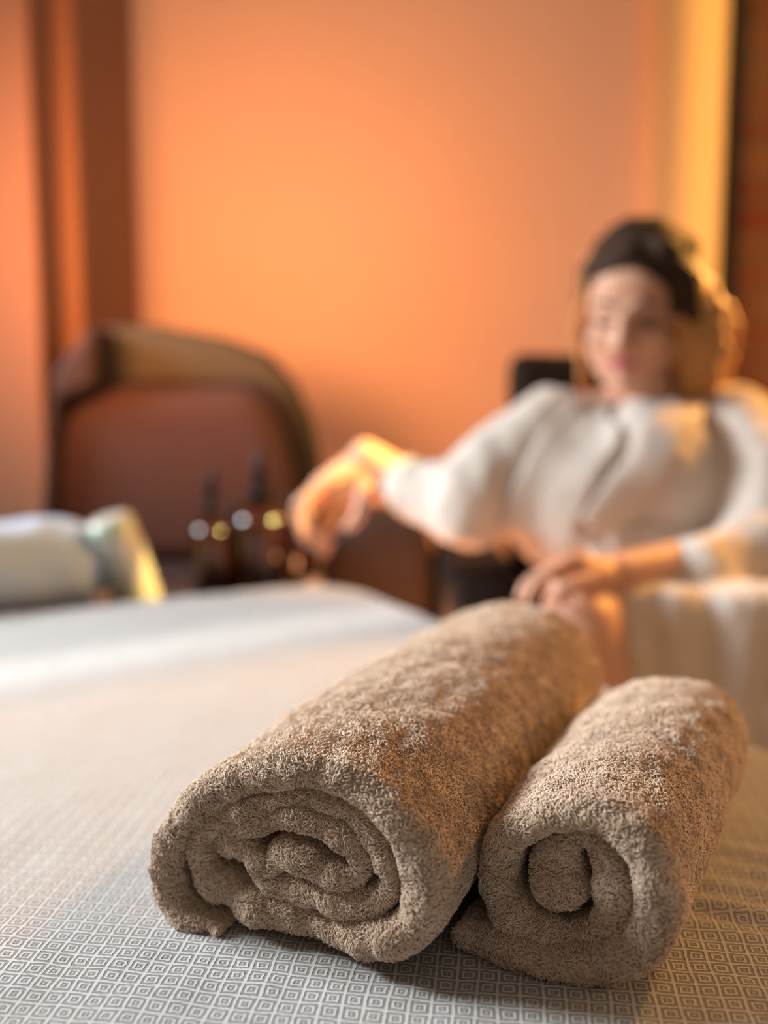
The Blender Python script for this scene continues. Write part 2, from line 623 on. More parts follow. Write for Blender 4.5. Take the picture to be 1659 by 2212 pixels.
def rolled_towel(name, label, trace, anchor, yaw, length, mat_, rowseed, outer_len, zoom, dens=1.0, n_s=760, sag=0.0, wk=-0.05):
    """trace: rows (zoom_x, zoom_y, width_in_zoom_px); anchor: photo pixel + height of a point on the front plane;
    yaw: direction of the roll's axis from straight ahead, to the right"""
    A = Vector((math.sin(yaw), math.cos(yaw), 0))          # axis, away from the camera
    H = Vector((math.cos(yaw), -math.sin(yaw), 0))         # across the end face, to the right
    O = Pz(*anchor)
    rows = []
    zx, zy, zs = zoom
    for (x, y, wd) in trace:
        px, py = zx + x * zs, zy + y * zs
        a = (px - 829.5) / FPX; b = (1106.0 - py) / FPX
        d = Vector((a, math.cos(PITCH) + b * math.sin(PITCH), -math.sin(PITCH) + b * math.cos(PITCH)))
        t = (O - CAM).dot(A) / d.dot(A)
        q = CAM + d * t - O
        sc = zs * t / FPX * d.length
        rows.append((q.dot(H), q.z, wd * sc * 0.47))
    C, tot = catmull(rows, n_s)
    cu, cz, hw = C[:, 0], C[:, 1] + O.z, C[:, 2]
    tu = np.gradient(cu); tz = np.gradient(cz)
    ln = np.hypot(tu, tz); tu /= ln; tz /= ln
    nu, nz = tz, -tu                                        # side normal; sign fixed so + is outward
    mu, mz = cu.mean(), cz.mean()
    if np.sum((cu - mu) * nu + (cz - mz) * nz) < 0: nu, nz = -nu, -nz
    # cross-section of the folded towel: stadium in (thickness, depth)
    prof = []                                               # (t in [-1,1] of half width, depth in m, endcap flag 0..1)
    nd = 46
    R_ = np.linspace(0, 1, nd) ** 1.5
    sec = []
    for k in R_[::-1]: sec.append(('out', 1.0, k))
    for k in range(1, 12):
        a = PI * k / 12
        sec.append(('front', math.cos(a), math.sin(a)))
    for k in R_: sec.append(('in', -1.0, k))
    for k in range(1, 8):
        a = PI * k / 8
        sec.append(('back', -math.cos(a), math.sin(a)))
    ns, nc = n_s, len(sec)
    taper = np.ones(ns)
    e = np.linspace(0, 1, ns)
    tend = 0.012
    taper *= np.sqrt(np.clip(e / tend, 0, 1) * (2 - np.clip(e / tend, 0, 1)) + 1e-4)
    taper *= np.sqrt(np.clip((1 - e) / tend, 0, 1) * (2 - np.clip((1 - e) / tend, 0, 1)) + 1e-4)
    hw = hw * taper
    # uneven front edge: inner turns sit a little deeper, with wavy folds
    sarc = e * tot
    front = np.array([0.006 * noise.noise(Vector((s * 22, rowseed, 0))) + 0.004 * noise.noise(Vector((s * 60, rowseed, 5))) for s in sarc])
    inner_turn = np.clip((e - outer_len) / 0.06, 0, 1)
    front = front * (0.5 + 0.9 * inner_turn) + 0.006 * inner_turn
    V = np.zeros((nc, ns, 3))
    flow = []
    for c, (kind, tt, k) in enumerate(sec):
        capr = np.minimum(hw, 0.0135)
        if kind == 'out' or kind == 'in':
            depth = front + capr + (length - 2 * capr - front) * k
            off = tt * hw
        elif kind == 'front':
            depth = front + capr * (1 - k)
            off = np.sign(tt) * np.maximum(np.abs(tt) ** 0.9 * hw, 0)
        else:
            depth = length - capr * (1 - k)
            off = tt * hw
        # the roll slims a little towards its far end
        V[c, :, 0] = cu + nu * off
        V[c, :, 1] = depth
        V[c, :, 2] = cz + nz * off
    # soft bulges of the cloth: large scale on the surface
    zmin = TABLE_Z + 0.0012
    kk = V[:, :, 1].clip(0, length) / length
    x0 = (cu.max() + cu.min()) / 2
    s1 = 1 + wk * kk + 0.03 * np.sin(kk * PI)
    V[:, :, 0] = x0 + (V[:, :, 0] - x0) * s1
    V[:, :, 2] = zmin + (V[:, :, 2] - zmin) * (1 + 0.01 * kk + 0.05 * np.sin(kk * PI) - sag * kk)
    flat = V.reshape(-1, 3)
    # world position
    Wd = np.outer(flat[:, 0], H) + np.outer(flat[:, 1], A) + np.array([O.x, O.y, 0])[None] + np.outer(flat[:, 2], [0, 0, 1])
    idx = np.arange(nc * ns).reshape(nc, ns)
    nxt = np.roll(idx, -1, axis=0)
    F = np.stack([idx[:, :-1], idx[:, 1:], nxt[:, 1:], nxt[:, :-1]], -1).reshape(-1, 4)
    def normals(W3):
        G = W3.reshape(nc, ns, 3)
        dc = np.roll(G, -1, 0) - np.roll(G, 1, 0)
        ds = np.gradient(G, axis=1)
        Nn = np.cross(ds, dc)
        Nn /= np.linalg.norm(Nn, axis=2, keepdims=True) + 1e-12
        return Nn
    Nn = normals(Wd)
    # orientation: the outer side must point outward
    mid = (nc_i := nd // 2)
    outv = np.outer(nu, H) + np.outer(nz, [0, 0, 1])
    if np.sum(Nn[mid] * outv) < 0:
        Nn = -Nn
        F = F[:, ::-1]
    disp = 0.0032 * vnoise(*(flat * np.array([[1, 0.55, 1]])).T, 26, rowseed) + 0.0016 * vnoise(*(flat * np.array([[1, 0.5, 1]])).T, 85, rowseed + 9)
    # diagonal drag wrinkles across the outside
    drag = flat[:, 1] * 75 + np.tile(sarc, nc) * 150
    disp += 0.0007 * np.sin(drag + 3 * vnoise(*flat.T, 18, 3)) * np.clip(vnoise(*flat.T, 12, 7) + 0.3, 0, 1)
    Wd = Wd + Nn.reshape(-1, 3) * disp[:, None]
    Wd[:, 2] = np.maximum(Wd[:, 2], zmin + 0.0015 * 0)
    Nn = normals(Wd)
    if np.sum(Nn[mid] * outv) < 0: Nn = -Nn
    # ---- yarn loops
    G = Wd.reshape(nc, ns, 3)
    q00 = G; q01 = np.roll(G, -1, 0)
    a_, b_, c_, d_ = q00[:, :-1], q00[:, 1:], q01[:, 1:], q01[:, :-1]
    area_ = 0.5 * np.linalg.norm(np.cross(c_ - a_, d_ - b_), axis=2)
    kinds = np.array([s[0] for s in sec])
    depthv = V[:, :-1, 1]
    weight = np.zeros_like(area_)
    ef = e[:-1][None, :].repeat(nc, 0)
    outer = (kinds == 'out')[:, None] & (ef < outer_len + 0.16)
    weight[outer] = 1.0
    weight[(kinds == 'front')] = 1.35
    weight[((kinds == 'out') | (kinds == 'in'))[:, None] & (depthv < 0.028) & ~outer] = 1.1
    weight[(kinds == 'back')[:, None] & (ef < outer_len)] = 0.8
    # nothing where the loops would lie on the blanket underneath
    cen = (a_ + c_) / 2
    weight[(Nn[:, :-1, 2] < -0.55) & (cen[:, :, 2] < TABLE_Z + 0.012)] *= 0.3
    far = np.clip(1.0 - (depthv - 0.10) * 1.3, 0.58, 1.0)
    dens_ = dens * weight * far / (0.90e-3 ** 2)
    cnt = rng.poisson(area_ * dens_)
    fi = np.repeat(np.arange(cnt.size), cnt.ravel())
    n = len(fi)
    r1, r2 = rng.random(n)[:, None], rng.random(n)[:, None]
    A4 = [m_.reshape(-1, 3)[fi] for m_ in (a_, b_, c_, d_)]
    Pp = (A4[0] * (1 - r1) + A4[1] * r1) * (1 - r2) + (A4[3] * (1 - r1) + A4[2] * r1) * r2
    NN = Nn[:, :-1].reshape(-1, 3)[fi]
    NN = NN + rng.normal(0, 0.16, (n, 3))
    NN /= np.linalg.norm(NN, axis=1, keepdims=True)
    ds = (b_ - a_).reshape(-1, 3)[fi]
    dc = (d_ - a_).reshape(-1, 3)[fi]
    ds /= np.linalg.norm(ds, axis=1, keepdims=True) + 1e-12
    dc = np.cross(NN, ds)
    kf = np.repeat(np.array([0 if k in ('out',) else 1 for k in kinds])[:, None], ns - 1, 1).ravel()[fi]
    # brushing direction wanders in soft swirls
    sw = vnoise(Pp[:, 0], Pp[:, 1], Pp[:, 2], 55, 4.0) * 3.4 + vnoise(Pp[:, 0], Pp[:, 1], Pp[:, 2], 180, 8.0) * 2.4
    base_ang = np.where(kf == 0, 0.5, PI / 2)
    th = base_ang + sw + rng.normal(0, 0.35, n)
    T = ds * np.cos(th)[:, None] + dc * np.sin(th)[:, None]
    T -= NN * np.sum(T * NN, 1, keepdims=True)
    T /= np.linalg.norm(T, axis=1, keepdims=True) + 1e-12
    ff = (1.0 / np.sqrt(far)).ravel()[fi]
    ln_ = rng.uniform(0.0012, 0.0026, n) * ff * np.where(kf == 0, 1.0, 1.35)
    hh = rng.uniform(0.0008, 0.0019, n)
    hh = hh * (1 + 0.5 * vnoise(Pp[:, 0], Pp[:, 1], Pp[:, 2], 130, 1.0))
    rad = rng.uniform(0.00026, 0.00040, n) * ff
    tv, tf = tufts(Pp, NN, T, ln_, hh, rad)
    tv[:, 2] = np.maximum(tv[:, 2], TABLE_Z - 0.0006)
    nb = len(Wd)
    allv = np.vstack([Wd, tv]); allf = np.vstack([F, tf + nb])
    me = np_mesh(allv, allf)
    o = link(name, me, mat_)
    print(name, 'loops', n, 'verts', len(allv))
    return o


big_trace = [  # zoomed front face of the larger roll
    (500, 1150, 60), (400, 1130, 90), (290, 1080, 120), (225, 960, 140), (215, 830, 140), (245, 700, 145), (345, 560, 150), (500, 465, 160), (680, 405, 165), (870, 385, 165), (1060, 425, 175), (1240, 530, 195),
    (1380, 690, 215), (1440, 870, 225), (1440, 1060, 215), (1340, 1190, 175), (1150, 1205, 160), (930, 1165, 160), (730, 1100, 165), (550, 1035, 185), (405, 935, 185), (350, 810, 135), (385, 690, 105), (480, 620, 105), (620, 560, 95), (800, 515, 85), (960, 545, 95), (1110, 630, 105), (1205, 760, 100), (1260, 900, 95), (1240, 1010, 110),
    (1130, 1050, 120), (980, 1025, 125), (820, 985, 120), (680, 930, 125), (640, 830, 110), (560, 770, 130), (480, 760, 120), (540, 670, 120), (640, 640, 125), (780, 610, 110), (910, 640, 115), (1040, 720, 120), (1120, 820, 105), (1100, 920, 90), (980, 900, 95), (860, 830, 110), (760, 800, 110), (700, 880, 80)]
small_trace = [
    (185, 1345, 100), (330, 1425, 150), (560, 1510, 170), (800, 1545, 180), (990, 1480, 190), (1100, 1320, 195), (1120, 1140, 195), (1060, 970, 190), (920, 860, 180), (760, 815, 160), (600, 830, 150),
    (460, 900, 150), (370, 1010, 150), (345, 1130, 160), (390, 1260, 165), (500, 1370, 160), (680, 1440, 140), (840, 1420, 140), (920, 1300, 140), (895, 1150, 160), (845, 1020, 150), (750, 950, 130), (665, 975, 165),
    (625, 1065, 225), (630, 1180, 250), (655, 1275, 210)]
t1 = rolled_towel('rolled_towel', '', big_trace, (600, 2060, TABLE_Z), math.radians(23.6), 0.41, M['towel'], 3.1, 0.36, (250, 1500, 750 / 1659), wk=0.05)
tag(t1, 'larger beige terry towel rolled up on the blanket, left of the smaller roll', 'towel')
t2 = rolled_towel('rolled_towel', '', small_trace, (1250, 2130, TABLE_Z), math.radians(26.5), 0.245, M['towel'], 8.4, 0.50, (900, 1400, 759 / 1659), wk=0.16)
tag(t2, 'smaller beige terry towel rolled up on the blanket beside the bigger roll', 'towel')

# ------------------------------------------------------------------ low side table beyond the end of the massage table
SZ = 0.60
sc_ = K + W * 0.40 - U * 0.17
side = empty('side_table', (sc_.x, sc_.y, 0), 'low dark wooden side table carrying the brown dropper bottles', 'table', rz=TROT)
def sloc(x, y, z): return sc_ - W * x - U * y + Vector((0, 0, z))
link('table_top', box_mesh(sloc(0, 0, SZ - 0.0125), (0.80, 0.24, 0.025), TROT, 0.004), M['darkwood'], side)
link('apron', box_mesh(sloc(0, 0, SZ - 0.055), (0.74, 0.18, 0.06), TROT, 0.003), M['darkwood'], side)
for sx in (-1, 1):
    for sy in (-1, 1):
        link('leg', box_mesh(sloc(sx * 0.37, sy * 0.09, (SZ - 0.03) / 2), (0.035, 0.035, SZ - 0.03), TROT, 0.003), M['darkwood'], side)


def dropper_bottle(px, y, h, r, label, top_px=None):
    """an amber bottle with a black collar, rubber bulb and pipette tip upward"""
    p = P(px, 1150, y)
    t = empty('dropper_bottle', (p.x, p.y, SZ), label, 'bottle', 'brown bottles on the side table')
    b = h * 0.62
    prof = [(r * 0.9, 0), (r, 0.004), (r, b * 0.82), (r * 0.93, b * 0.90), (r * 0.62, b * 0.97), (r * 0.36, b), (r * 0.34, b * 1.06)]
    link('bottle_body', lathe_mesh(prof, origin=(p.x, p.y, SZ)), M['amber'], t)
    c = [(r * 0.42, b * 1.04), (r * 0.43, b * 1.17), (r * 0.36, b * 1.20)]
    link('collar', lathe_mesh(c, origin=(p.x, p.y, SZ)), M['rubber'], t)
    g = [(r * 0.24, b * 1.18), (r * 0.27, b * 1.28), (r * 0.22, b * 1.45), (r * 0.12, h * 0.985), (r * 0.03, h)]
    link('rubber_bulb', lathe_mesh(g, origin=(p.x, p.y, SZ)), M['rubber'], t)
    return t


def zof(py, y): return P(800, py, y).z
dropper_bottle(458, 1.585, zof(1012, 1.585) - SZ, 0.036, 'slim brown dropper bottle at the left of the dark bottles')
dropper_bottle(563, 1.60, zof(968, 1.60) - SZ, 0.050, 'tallest brown dropper bottle on the side table')
dropper_bottle(505, 1.67, zof(1075, 1.67) - SZ, 0.034, 'short brown bottle half hidden behind the tallest bottle and the slim one')
dropper_bottle(625, 1.69, zof(1060, 1.69) - SZ, 0.036, 'brown bottle close beside the reaching hand')

# pale bottle leaning on the bolster
base = P(305, 1345, 1.50); base.z = SZ + 0.006
topp = P(232, 1118, 1.47)
ax = topp - base
LB = ax.length
tb = empty('lotion_bottle', (base.x, base.y, SZ), 'cream cylindrical lotion bottle leaning beside the blue grey bolster', 'bottle')
link('bottle_body', lathe_mesh([(0.034, 0.0), (0.039, 0.006), (0.040, LB * 0.6), (0.039, LB * 0.86), (0.036, LB * 0.93)], origin=base, axis=ax), M['cream'], tb)
link('cap', lathe_mesh([(0.037, LB * 0.92), (0.037, LB * 0.97), (0.031, LB), (0.01, LB + 0.003)], origin=base, axis=ax), M['cream'], tb)
link('green_glint_ring', lathe_mesh([(0.0385, LB * 0.895), (0.0405, LB * 0.90), (0.0405, LB * 0.925), (0.0385, LB * 0.93)], origin=base, axis=ax), M['green'], tb)  # green ring stands in for the glint at the bottle's top

# blue grey bolster
bm = bmesh.new()
e0 = P(128, 1220, 1.47); e1 = P(-230, 1225, 1.30)
e0.z = e1.z = SZ + 0.082
capsule(bm, e0, 0.078, e1, 0.078, 36)
ellipsoid(bm, e0 + Vector((0.008, 0, 0)), (0.07, 0.075, 0.076))
pl = remeshed(bm, 0.008, 8)
wrinkle(pl, 0.004, 22)
tag(link('bolster', pl, M['pillow']), 'blue grey cotton bolster lying beyond the blanket at the left edge', 'pillow')

# small white dish
dp = P(668, 1250, 1.66)
tag(link('small_dish', lathe_mesh([(0.012, 0), (0.014, 0.004), (0.024, 0.018), (0.026, 0.02), (0.024, 0.019), (0.012, 0.006), (0.001, 0.005)], origin=(dp.x, dp.y, SZ)), M['china']),
    'tiny white dish under the reaching hand', 'dish')


# ------------------------------------------------------------------ armchairs
def slab(points, y, thick, bevel=0.03, curve=0.0, seg=5):
    """outline traced at distance y, given real thickness behind it"""
    bm = bmesh.new()
    vs = [bm.verts.new(P(px, py, y)) for px, py in points]
    f = bm.faces.new(vs)
    bm.normal_update()
    if f.normal.y > 0: f.normal_flip()
    r = bmesh.ops.extrude_face_region(bm, geom=[f])
    for v in r['geom']:
        if isinstance(v, bmesh.types.BMVert): v.co.y += thick
    bmesh.ops.recalc_face_normals(bm, faces=bm.faces)
    me = from_bm(bm)
    return baked(me, [('BEVEL', dict(width=bevel, segments=seg, limit_method='ANGLE', angle_limit=math.radians(30))),
                      ('REMESH', dict(mode='VOXEL', voxel_size=0.012)), ('SMOOTH', dict(factor=0.5, iterations=6))])


ap = P(390, 1200, 1.95)
arm = empty('armchair', (ap.x, ap.y + 0.1, 0), 'brown velvet armchair with a tan outer back in the left background', 'armchair')
link('outer_back', slab([(80, 1420), (100, 1000), (112, 800), (188, 700), (330, 700), (480, 725), (575, 760), (632, 820), (668, 900), (692, 1010), (690, 1420)], 2.0, 0.10, 0.025), M['olive'], arm)
link('back_border', slab([(70, 1400), (95, 950), (120, 850), (200, 815), (560, 820), (612, 860), (650, 930), (682, 1060), (686, 1400)], 1.965, 0.06, 0.02), M['choc'], arm)
link('back_cushion', slab([(70, 1225), (90, 1040), (122, 915), (160, 855), (240, 838), (520, 836), (575, 860), (610, 930), (640, 1040), (650, 1215)], 1.90, 0.09, 0.045), M['brown'], arm)
link('shaded_side', slab([(72, 1300), (92, 960), (110, 800), (190, 700), (206, 700), (206, 840), (120, 870), (108, 1300)], 1.86, 0.16, 0.015), M['choc'], arm)  # shade on the left of the back, built as a dark part
sz0 = P(380, 1225, 1.87).z
link('seat', box_mesh(((P(90, 1, 1.8).x + P(660, 1, 1.8).x) / 2 + 0.0, 1.93, sz0 / 2 + 0.06), (0.50, 0.10, sz0 - 0.12), 0, 0.03, 4), M['choc'], arm)
for px in (100, 640):
    for yy in (1.86, 2.06):
        q = P(px, 1, yy)
        link('leg', lathe_mesh([(0.012, 0), (0.018, 0.14)], 16, origin=(q.x, yy, 0)), M['darkwood'], arm)

# dark leather chair the woman sits on
cp = P(1380, 1400, 1.66)
chair = empty('leather_chair', (cp.x, cp.y, 0), 'black leather armchair the woman in the white robe sits in', 'armchair')
link('backrest', slab([(1100, 1330), (1105, 768), (1135, 760), (1490, 775), (1500, 1330)], 1.80, 0.08, 0.02), M['leather'], chair)
s_c = P(1330, 1300, 1.6)
link('seat', box_mesh((s_c.x + 0.02, 1.55, 0.36), (0.56, 0.50, 0.14), 0, 0.03, 4), M['leather'], chair)
link('armrest', box_mesh((0.160, 1.64, 0.43), (0.12, 0.44, 0.50), 0, 0.03, 4), M['leather'], chair)
link('armrest', box_mesh((P(1010, 1200, 1.62).x + 0.66, 1.62, 0.42), (0.09, 0.46, 0.50), 0, 0.03, 4), M['leather'], chair)
for dx in (-0.26, 0.30):
    for yy in (1.36, 1.80):
        link('leg', lathe_mesh([(0.014, 0), (0.018, 0.30)], 16, origin=(s_c.x + dx, yy, 0)), M['rubber'], chair)

# brown upholstered stool between the two chairs
st = P(880, 1300, 1.80)
stool = empty('footstool', (st.x, st.y, 0), 'dark brown upholstered footstool beneath the reaching sleeve', 'stool')
link('cushion', slab([(693, 1195), (780, 1122), (800, 1118), (915, 1146), (941, 1190), (941, 1420), (690, 1420)], 1.70, 0.28, 0.03), M['choc'], stool)
for dx in (-0.12, 0.03):
    for yy in (1.74, 1.94):
        link('leg', lathe_mesh([(0.012, 0), (0.02, P(880, 1410, 1.75).z + 0.02)], 16, origin=(st.x + dx, yy, 0)), M['darkwood'], stool)

# ------------------------------------------------------------------ the woman
root = P(1440, 1400, 1.55)
woman = empty('person', (root.x, root.y, 0), 'seated woman in a white bathrobe leaning to reach for the brown bottles', 'person')

Fh = Vector((-0.40, -0.86, -0.26)).normalized()
Uh = Vector((-0.03, -0.20, 1.0)); Uh = (Uh - Fh * Uh.dot(Fh)).normalized()
Rh = Uh.cross(Fh).normalized()
HC = P(1368, 672, 1.46)
HR = Matrix((Rh, Fh, Uh)).transposed()
def h(r, f, u): return HC + Rh * r + Fh * f + Uh * u

bm = bmesh.new()
ellipsoid(bm, h(0, -0.012, 0.030), (0.072, 0.090, 0.088), HR)
ellipsoid(bm, h(0, 0.028, -0.030), (0.060, 0.058, 0.078), HR)
ellipsoid(bm, h(0, 0.050, 0.042), (0.052, 0.030, 0.040), HR)      # forehead
capsule(bm, h(0, 0.060, -0.092), 0.019, h(0, 0.040, -0.080), 0.028)  # chin
for s in (-1, 1):
    ellipsoid(bm, h(s * 0.036, 0.060, -0.028), (0.023, 0.022, 0.022), HR)   # cheek
    capsule(bm, h(s * 0.012, 0.082, 0.018), 0.0075, h(s * 0.043, 0.068, 0.018), 0.007)  # brow ridge
    capsule(bm, h(s * 0.055, 0.0, -0.055), 0.020, h(s * 0.022, 0.052, -0.088), 0.018)   # jaw line
    ellipsoid(bm, h(s * 0.073, -0.005, -0.005), (0.009, 0.018, 0.030), HR)   # ear
    ellipsoid(bm, h(s * 0.011, 0.092, -0.036), (0.008, 0.009, 0.007), HR)    # nostril side
capsule(bm, h(0, 0.083, 0.012), 0.008, h(0, 0.104, -0.030), 0.0105)          # nose
NB = P(1392, 900, 1.50)
capsule(bm, h(0, -0.005, -0.06), 0.050, NB, 0.052)
PEL = P(1470, 1370, 1.60)
CH = P(1385, 1010, 1.47)
shR = P(1190, 915, 1.48)     # her right shoulder, left in the photo
shL = P(1585, 925, 1.47)
chain(bm, [(PEL, 0.115), (P(1430, 1180, 1.53), 0.10), (CH, 0.105), (NB, 0.060)])
capsule(bm, shR, 0.045, NB, 0.05); capsule(bm, shL, 0.045, NB, 0.05)
# right arm reaching to the bottles
eR = P(1015, 1090, 1.36)
wR = P(835, 1020, 1.43)
chain(bm, [(shR, 0.046), (eR, 0.038), (wR, 0.031)])
def hand(bm, wrist, knuckle_pts, finger_pts, thumb, rf=0.0085):
    """palm from the wrist to four knuckles, fingers as separate tapered chains"""
    for k in knuckle_pts:
        capsule(bm, wrist, 0.019, k, 0.0105)
    for a, b_ in zip(knuckle_pts[:-1], knuckle_pts[1:]):
        capsule(bm, a, 0.0105, b_, 0.0105)
    for ps in finger_pts:
        r = rf
        rs = [r * 1.08, r, r * 0.92, r * 0.80]
        chain(bm, list(zip(ps, rs)))
    rs = [0.0165, 0.0120, 0.0100, 0.0085]
    chain(bm, list(zip(thumb, rs)))

kn = [P(706, 1040, 1.405), P(690, 1046, 1.425), P(684, 1058, 1.447), P(690, 1072, 1.468)]
hand(bm, P(820, 1000, 1.43), kn,
     [[kn[0], P(655, 1078, 1.398), P(668, 1138, 1.396), P(715, 1172, 1.398)],
      [kn[1], P(640, 1090, 1.42), P(655, 1160, 1.418), P(706, 1192, 1.418)],
      [kn[2], P(640, 1108, 1.445), P(662, 1168, 1.443), P(705, 1196, 1.44)],
      [kn[3], P(655, 1118, 1.468), P(676, 1165, 1.466), P(708, 1186, 1.46)]],
     [P(790, 1050, 1.415), P(782, 1085, 1.39), P(772, 1116, 1.385), P(750, 1140, 1.388)])
capsule(bm, wR, 0.032, P(790, 985, 1.43), 0.026)
capsule(bm, P(790, 985, 1.43), 0.021, kn[1], 0.014)
capsule(bm, P(835, 1046, 1.435), 0.030, P(735, 1060, 1.43), 0.021)
# left arm resting on the knee
eL = P(1690, 1180, 1.34)
wL = P(1330, 1238, 1.17)
chain(bm, [(shL, 0.046), (eL, 0.038), (wL, 0.026)])
kl = [P(1238, 1208, 1.13), P(1222, 1214, 1.15), P(1212, 1224, 1.17), P(1210, 1238, 1.19)]
hand(bm, wL, kl,
     [[kl[0], P(1186, 1236, 1.11), P(1152, 1268, 1.10), P(1140, 1296, 1.10)],
      [kl[1], P(1172, 1236, 1.135), P(1136, 1262, 1.125), P(1122, 1290, 1.12)],
      [kl[2], P(1168, 1246, 1.16), P(1136, 1268, 1.15), P(1124, 1294, 1.145)],
      [kl[3], P(1174, 1258, 1.185), P(1148, 1276, 1.18), P(1136, 1296, 1.175)]],
     [P(1300, 1240, 1.14), P(1262, 1256, 1.115), P(1228, 1268, 1.10), P(1204, 1284, 1.095)])
# legs: crossed, one bare knee towards the camera
hipR = P(1400, 1400, 1.56); hipL = P(1540, 1400, 1.56)
knR = P(1256, 1325, 1.14)
capsule(bm, PEL, 0.11, hipR, 0.095); capsule(bm, PEL, 0.11, hipL, 0.095)
anR = Vector((knR.x + 0.06, 1.10, 0.26))
chain(bm, [(hipR, 0.088), (knR + Vector((0.02, 0.05, -0.005)), 0.060), (knR + Vector((0, 0, -0.02)), 0.052), (knR + Vector((0.02, -0.02, -0.12)), 0.050), (anR, 0.034), (anR + Vector((-0.08, -0.10, -0.05)), 0.025)])
knL = Vector((hipL.x - 0.02, 1.18, 0.52))
anL = Vector((knL.x, 1.26, 0.09))
chain(bm, [(hipL, 0.088), (knL, 0.060), (knL + Vector((0, 0.02, -0.14)), 0.052), (anL, 0.036), (anL + Vector((-0.03, -0.13, -0.045)), 0.028)])
body = remeshed(bm, 0.0048, 4)
link('body', body, M['skin'], woman)

# lips, eyes, brows
bm = bmesh.new()
chain(bm, [(h(-0.022, 0.080, -0.064), 0.002), (h(-0.006, 0.0885, -0.059), 0.0048), (h(0.006, 0.0885, -0.059), 0.0048), (h(0.022, 0.080, -0.064), 0.002)])
chain(bm, [(h(-0.020, 0.080, -0.065), 0.002), (h(0, 0.0875, -0.069), 0.0058), (h(0.020, 0.080, -0.065), 0.002)])
link('lips', from_bm(bm), M['lip'], woman)
for s in (-1, 1):
    bm = bmesh.new()
    chain(bm, [(h(s * 0.017, 0.0795, 0.000), 0.0020), (h(s * 0.026, 0.0815, -0.004), 0.0042), (h(s * 0.037, 0.0785, -0.004), 0.0042), (h(s * 0.047, 0.070, 0.000), 0.0022)])
    link('eyelashes', from_bm(bm), M['eye'], woman)
    bm = bmesh.new()
    chain(bm, [(h(s * 0.014, 0.088, 0.022), 0.0026), (h(s * 0.030, 0.0845, 0.028), 0.0032), (h(s * 0.049, 0.070, 0.023), 0.0018)])
    link('eyebrow', from_bm(bm), M['brow'], woman)

# hair: dark crown, blonde lengths falling at the right
bm = bmesh.new()
ellipsoid(bm, h(0.004, -0.027, 0.046), (0.087, 0.092, 0.092), HR)
for a in np.linspace(-1.25, 1.25, 11):
    # hairline locks combed back from the forehead
    p0 = h(math.sin(a) * 0.066, 0.012 + 0.052 * math.cos(a), 0.088 - 0.040 * abs(math.sin(a)))
    p1 = h(math.sin(a) * 0.070 + 0.01, -0.02, 0.118 - 0.03 * abs(math.sin(a)))
    p2 = h(math.sin(a) * 0.05 + 0.01, -0.09, 0.09)
    chain(bm, [(p0, 0.012), (p1, 0.016), (p2, 0.016)])
for k in range(4):
    chain(bm, [(h(-0.074 + 0.002 * k, 0.010 - 0.016 * k, 0.06), 0.012), (h(-0.080, -0.005 - 0.016 * k, 0.01), 0.011), (h(-0.078, -0.01 - 0.016 * k, -0.05), 0.008)])
for k in range(4):
    chain(bm, [(h(0.045, 0.030 - 0.025 * k, 0.100), 0.020), (h(0.078, 0.022 - 0.025 * k, 0.055), 0.018), (h(0.092, 0.008 - 0.025 * k, 0.000), 0.015)])
hd = wrinkle(remeshed(bm, 0.006, 3), 0.004, 60, (1, 1, 1))
link('dark_hair', hd, M['hair_dark'], woman)
bm = bmesh.new()
for k in range(9):
    f0 = k / 8
    st0 = h(0.055 + 0.03 * f0, 0.00 - 0.07 * f0, 0.085 - 0.05 * f0)
    pts = [(st0, 0.014)]
    for j in range(1, 8):
        t = j / 7
        q = st0.lerp(h(0.105 + 0.015 * f0, -0.02 - 0.10 * f0, -0.155 + 0.02 * f0), t)
        q += Rh * (0.014 * math.sin(t * 10 + k * 1.3) + 0.028 * math.sin(t * PI)) + Fh * 0.008 * math.cos(t * 9 + k)
        pts.append((q, 0.017 * (1 - 0.35 * t)))
    chain(bm, pts)
for k in range(6):
    st0 = h(0.02 - 0.02 * k, -0.095, 0.06)
    chain(bm, [(st0, 0.022), (h(0.03 - 0.02 * k, -0.115, -0.02), 0.022), (h(0.03 - 0.016 * k, -0.105, -0.10), 0.018)])
for k in range(5):
    chain(bm, [(h(0.066 + 0.004 * k, -0.012 - 0.018 * k, 0.03), 0.018), (h(0.082 + 0.005 * k, -0.015 - 0.018 * k, -0.05), 0.024), (h(0.088 + 0.006 * k, -0.01 - 0.016 * k, -0.13), 0.022)])
hb = wrinkle(remeshed(bm, 0.006, 2), 0.004, 70)
link('blonde_hair', hb, M['hair_blonde'], woman)
bm = bmesh.new()
for k in range(7):
    pts = []
    for j in range(8):
        t = j / 7
        pts.append((h(-0.071 - 0.012 * math.sin(t * PI) + 0.004 * math.sin(t * 11 + k), 0.014 - 0.011 * k + 0.005 * math.cos(t * 8 + k), 0.060 - 0.20 * t - 0.008 * (k % 3)), 0.0075 * (1.1 - 0.6 * t)))
    chain(bm, pts)
link('blonde_side_lock', wrinkle(remeshed(bm, 0.004, 2), 0.002, 90), M['hair_blonde'], woman)

